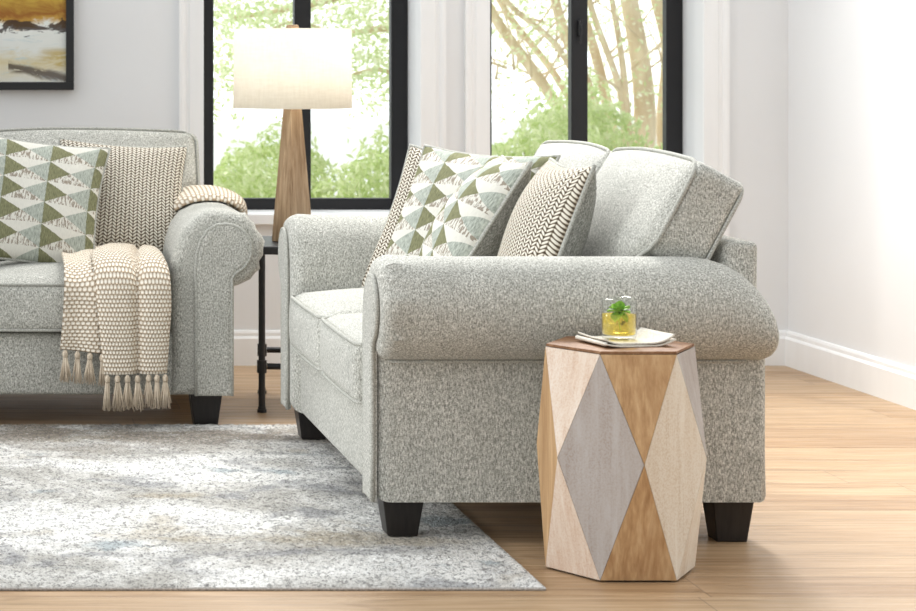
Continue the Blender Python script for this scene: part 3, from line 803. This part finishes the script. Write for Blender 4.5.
# tumbler
gl = empty('drinking_glass', (PX(619, 5.218), 5.218, zt+.0105))
b = B(); b.lathe([(.0, 0), (.034, 0), (.0365, .003), (.0375, .012), (.0383, .084), (.0385, .0875), (.0384, .0888), (.0378, .0895), (.0371, .0888), (.0369, .0870), (.0367, .080), (.0360, .012), (.033, .010), (.0, .010)], 40); b.obj('tumbler', 'glass', gl, smooth=True)
b = B(); b.lathe([(.0, .0105), (.0325, .0105), (.0352, .013), (.0362, .054), (.0, .054)], 40); b.obj('iced_drink', 'tea', gl, smooth=True)['label'] = 'pale yellow drink'
for i, (dx, dy, dz) in enumerate(((-.014, .004, .026), (.012, -.008, .032), (.006, .014, .040))):
    vs_, fs = rbox(.020, .020, .018, .004, (4, 4, 4)); b = B(); Rm = Matrix.Rotation(i*.9+.4, 3, 'Z') @ Matrix.Rotation(i*.5, 3, 'X')
    b.add([Rm @ p+Vector((dx, dy, dz)) for p in vs_], fs); b.obj('ice_cube', 'ice', gl, smooth=True)
mint = B()
for i, (a, el, L_) in enumerate(((200, 20, .026), (250, 40, .024), (300, 15, .028), (340, 45, .024), (20, 30, .026), (110, 50, .024), (160, 45, .02), (270, 75, .026), (235, -25, .026), (310, -30, .024))):
    a, el = math.radians(a), math.radians(el); d = Vector((math.cos(a)*math.cos(el), math.sin(a)*math.cos(el), math.sin(el))); s_ = Vector((-math.sin(a), math.cos(a), 0)); up_ = s_.cross(d) * -1
    c0 = Vector((-.002, -.006, .058)); vs_ = []; fs = []
    for j in range(7):
        t = j/6; wd = .0130*math.sin(PI*min(1, t*.93+.04))**.8
        for q in (-1, -.5, 0, .5, 1): vs_.append(c0+d*(t*L_*1.15)+s_*wd*q+up_*(.004*abs(q)-.008*t*t))
    for j in range(6):
        for q in range(4): fs.append((j*5+q, j*5+q+1, j*5+q+6, j*5+q+5))
    mint.add(vs_, fs)
mint.tube([(-.002, -.004, .052), (0, 0, .035), (.004, .003, .018)], .0014, 6)
mint.obj('mint_sprig', 'mint', gl, smooth=True)['label'] = 'bright green mint sprig'
tag(gl, 'short clear glass of yellow drink with mint, on the napkin', 'glass')

# ------------------------------------------------------------------ garden beyond the windows
def leaves(n, fn, size, seed):
    rnd = random.Random(seed); b = B(); vs_ = []; fs = []
    for _ in range(n):
        c = fn(rnd); s = size*rnd.uniform(.6, 1.3)
        d = Vector((rnd.gauss(0, 1), rnd.gauss(0, 1), rnd.gauss(0, .8))).normalized(); q = d.orthogonal().normalized()
        q = (Matrix.Rotation(rnd.uniform(0, 6.28), 3, d) @ q); nn = d.cross(q)
        o = len(vs_)
        vs_ += [c-d*s, c+q*s*.42+nn*s*.12, c+d*s, c-q*s*.42+nn*s*.12, c+d*s*.1]
        fs += [(o, o+1, o+4), (o+1, o+2, o+4), (o+2, o+3, o+4), (o+3, o, o+4)]
    b.add(vs_, fs); return b
def ell(cx, cy, cz, rx, ry, rz):
    def f(r):
        while True:
            p = Vector((r.uniform(-1, 1), r.uniform(-1, 1), r.uniform(-1, 1)))
            if .35 < p.length < 1: break
        p = p.normalized()*(p.length**.5)
        k_ = 1+.18*math.sin(p.x*7+cx)*math.cos(p.z*6)
        return Vector((cx+p.x*rx*k_, cy+p.y*ry*k_, cz+p.z*rz*k_))
    return f
def shrub_mesh(seed, rx, rz):
    t = empty('garden_shrub', (0, 0, 0)); rnd = random.Random(seed)
    lf = leaves(9000, ell(0, 0, rz, rx, .36, rz), .021, seed).obj('foliage', 'leaf', t)
    b = B()
    for i in range(9):
        a = rnd.uniform(0, 6.28); b.tube([(0, 0, 0), (math.cos(a)*rx*.3, math.sin(a)*.15, rz*.7), (math.cos(a)*rx*.7, math.sin(a)*.3, rz*1.5)], [.02, .014, .006], 6)
    b.obj('stems', 'twig', t); return t
def copy_tree(o, parent=None):
    c = o.copy(); COL.objects.link(c); c.parent = parent
    for ch in list(o.children): copy_tree(ch, c)
    return c
protoS = None
spots = [(1.22, 11.2, .56, 'leftmost in the front row, low in the left window'), (2.0, 11.15, .60, 'behind the right pane of the left window'),
         (2.78, 11.2, .66, 'in the left pane of the right window'), (3.56, 11.2, .69, 'at the right edge of the right window'),
         (1.62, 12.3, .60, 'second row, straight behind the lamp base'), (2.42, 12.3, .62, 'second row, behind the wall between the windows'),
         (3.2, 12.35, .72, 'second row, below the tree in the right window'), (4.0, 12.3, .72, 'second row, cut by the right window frame'),
         (.70, 12.3, .62, 'second row, cut by the left window frame')]
for i, (x, y, hz, ws) in enumerate(spots):
    s = shrub_mesh(11, .36, .5) if protoS is None else copy_tree(protoS)
    if protoS is None: protoS = s
    s.location = (x, y, -.45); s.rotation_euler = (0, 0, i*1.3 if i else 0); s.scale = (1, 1, hz/.5)
    tag(s, 'light green leafy shrub outside, '+ws, 'shrub', 'shrubs outside the windows')
# multi-trunk tree outside the right window
YT = 15.2
tr = empty('garden_tree', (PX(600, YT), YT, -.45))
def tpt(x, y, Y=YT): return Vector((PX(x, Y), Y, PZ(y, Y)))-tr.location
b = B()
trk = [((612, 200), (585, 150), (540, 80), (493, 15), (470, -40), .050), ((606, 200), (590, 140), (555, 75), (505, 10), (480, -40), .032), ((612, 200), (592, 120), (560, 50), (513, 8), (490, -20), .028),
       ((618, 200), (604, 140), (585, 80), (560, 20), (545, -60), .050), ((622, 200), (614, 140), (597, 60), (575, -10), (560, -60), .045), ((628, 200), (625, 150), (620, 90), (592, 10), (575, -60), .030),
       ((640, 200), (645, 120), (640, 60), (628, -5), (615, -70), .085), ((668, 200), (664, 120), (668, 50), (655, -10), (650, -70), .060), ((636, 200), (628, 120), (622, 60), (612, 0), (600, -60), .028), ((655, 200), (640, 90), (635, 30), (640, -60), (650, -90), .025)]
for i, t in enumerate(trk):
    P5 = [tpt(*p, Y=YT+.25*math.sin(i*2.1)) for p in t[:5]]; P5 = [P5[0]+Vector((0, 0, -.5))]+P5; pts = []; rr = []
    for k_ in range(len(P5)-1):
        g = lambda q: P5[max(0, min(len(P5)-1, q))]
        for q in range(5): pts.append(cr(g(k_-1), g(k_), g(k_+1), g(k_+2), q/5)); rr.append(t[5]*(1-.09*(k_+q/5)))
    b.tube(pts, rr, 10)
rnd = random.Random(5)
for i in range(40):
    p = tpt(rnd.uniform(485, 680), rnd.uniform(-40, 90), YT+rnd.uniform(-.5, .5)); d = Vector((rnd.uniform(-.5, .5), rnd.uniform(-.2, .2), rnd.uniform(.1, .5)))
    b.tube([p, p+d*.5+Vector((.03, 0, 0)), p+d], [.010, .007, .004], 5)
b.obj('trunk', 'bark', tr, smooth=True)
def cl(r):
    c = r.choice(CL); return Vector((r.gauss(0, .20), r.gauss(0, .3), r.gauss(0, .13)))+c
CL = [tpt(rnd.uniform(480, 690), rnd.uniform(-90, 30), YT+rnd.uniform(-.6, .6)) for _ in range(14)]+[tpt(x, y) for x, y in ((640, 70), (600, 95), (650, 100), (500, 105), (620, 20), (510, 60))]
leaves(3200, cl, .022, 8).obj('foliage', 'leaf2', tr)
tag(tr, 'pale multi trunk tree fanning out beyond the right window', 'tree')
# leafy tree for the left window
YT2 = 13.0
tr = empty('garden_tree', (PX(448, YT2), YT2, -.45))
b = B()
limbs = [((448, 330), (446, 150), (440, 20), (430, -80), .09), ((444, 60), (400, 30), (350, 34), (300, 48), .028), ((442, 20), (380, -10), (310, 5), (225, 20), .030), ((445, 90), (400, 75), (370, 70), (335, 82), .018), ((440, -30), (350, -40), (290, -30), (215, -30), .03), ((330, 34), (300, 22), (270, 30), (222, 62), .012)]
for t in limbs:
    P5 = [tpt(*p, Y=YT2) for p in t[:4]]; pts = []; rr = []
    for k_ in range(3):
        g = lambda q: P5[max(0, min(3, q))]
        for q in range(6): pts.append(cr(g(k_-1), g(k_), g(k_+1), g(k_+2), q/6)); rr.append(t[4]*(1-.22*(k_+q/6)))
    b.tube(pts, rr, 8)
b.obj('trunk', 'bark', tr, smooth=True)
CL = [tpt(x+rnd.uniform(-8, 8), y+rnd.uniform(-8, 8), YT2+rnd.uniform(-.5, .5)) for x, y in ((220, 20), (225, 60), (240, 40), (250, 10), (262, 30), (280, 5), (300, 20), (320, 0), (330, 40), (350, 15), (370, 40), (385, 60), (365, 75), (380, 10), (232, 78), (345, 55), (290, -20), (250, -30), (210, 0), (375, 90), (218, 95), (355, 5), (390, 28))]
def cl2(r):
    c = r.choice(CL); return Vector((r.gauss(0, .10), r.gauss(0, .25), r.gauss(0, .075)))+c
leaves(4600, cl2, .022, 9).obj('foliage', 'leaf2', tr)
tag(tr, 'leafy green tree with thin hanging branches beyond the left window', 'tree')

# ------------------------------------------------------------------ light
wd = bpy.data.worlds.new('world'); scn.world = wd; wd.use_nodes = True; nt = wd.node_tree; bg = nt.nodes['Background']
tc = nt.nodes.new('ShaderNodeTexCoord'); sp_ = nt.nodes.new('ShaderNodeSeparateXYZ'); nt.links.new(tc.outputs['Generated'], sp_.inputs[0])
# bright overcast sky, brighter overhead and to the left (-X)
X_ = N(nt, sp_.outputs[0]); Y_ = N(nt, sp_.outputs[1]); Z_ = N(nt, sp_.outputs[2])
st = (X_*-1.0).rng(-.6, 1, .58, 1.48)*(Z_.rng(-.3, .7, .50, 1.16))
st = st*(Y_.rng(-1, .6, .72, 1.0))
st = st.maxi(Y_.rng(.7, .95, 0, 1.6))
bg.inputs[0].default_value = (.94, .975, 1, 1); nt.links.new((st*1.42).s, bg.inputs[1])
sd = bpy.data.lights.new('sun', 'SUN'); sd.energy = 1.0; sd.angle = math.radians(2.5); sd.color = (1, .97, .92)
so = bpy.data.objects.new('sun', sd); COL.objects.link(so)
el = math.radians(35); hd = Vector((.40, -.915, 0)).normalized(); dv = hd*math.cos(el)+Vector((0, 0, -math.sin(el)))
so.rotation_euler = dv.to_track_quat('-Z', 'Y').to_euler(); so.location = (0, 14, 8)
def area(name, loc, target, size, energy, col=(1, 1, 1)):
    a = bpy.data.lights.new(name, 'AREA'); a.shape = 'RECTANGLE'; a.size, a.size_y = size; a.energy = energy; a.color = col
    o = bpy.data.objects.new(name, a); COL.objects.link(o); o.location = loc
    o.rotation_euler = (Vector(target)-Vector(loc)).to_track_quat('-Z', 'Y').to_euler(); return o
k1 = area('added_softbox', (1.6, 8.3, 3.1), (1.6, 5.2, 0), (1.4, .9), 54, (1, .985, .96)); k1.data.spread = math.radians(120)  # added unseen key light, high by the back wall
k2 = area('added_softbox', (-2.2, 5.4, 1.25), (1.0, 6.2, .45), (1.0, .8), 5.2, (.97, .99, 1)); k2.data.spread = math.radians(55)  # added unseen light, low at left, brightens the loveseat front
k3 = area('added_softbox', (2.3, 8.05, 2.9), (2.55, 5.7, 0), (.5, .5), 20, (1, .99, .975)); k3.data.spread = math.radians(85)  # added unseen light that brightens the floor right of the loveseat
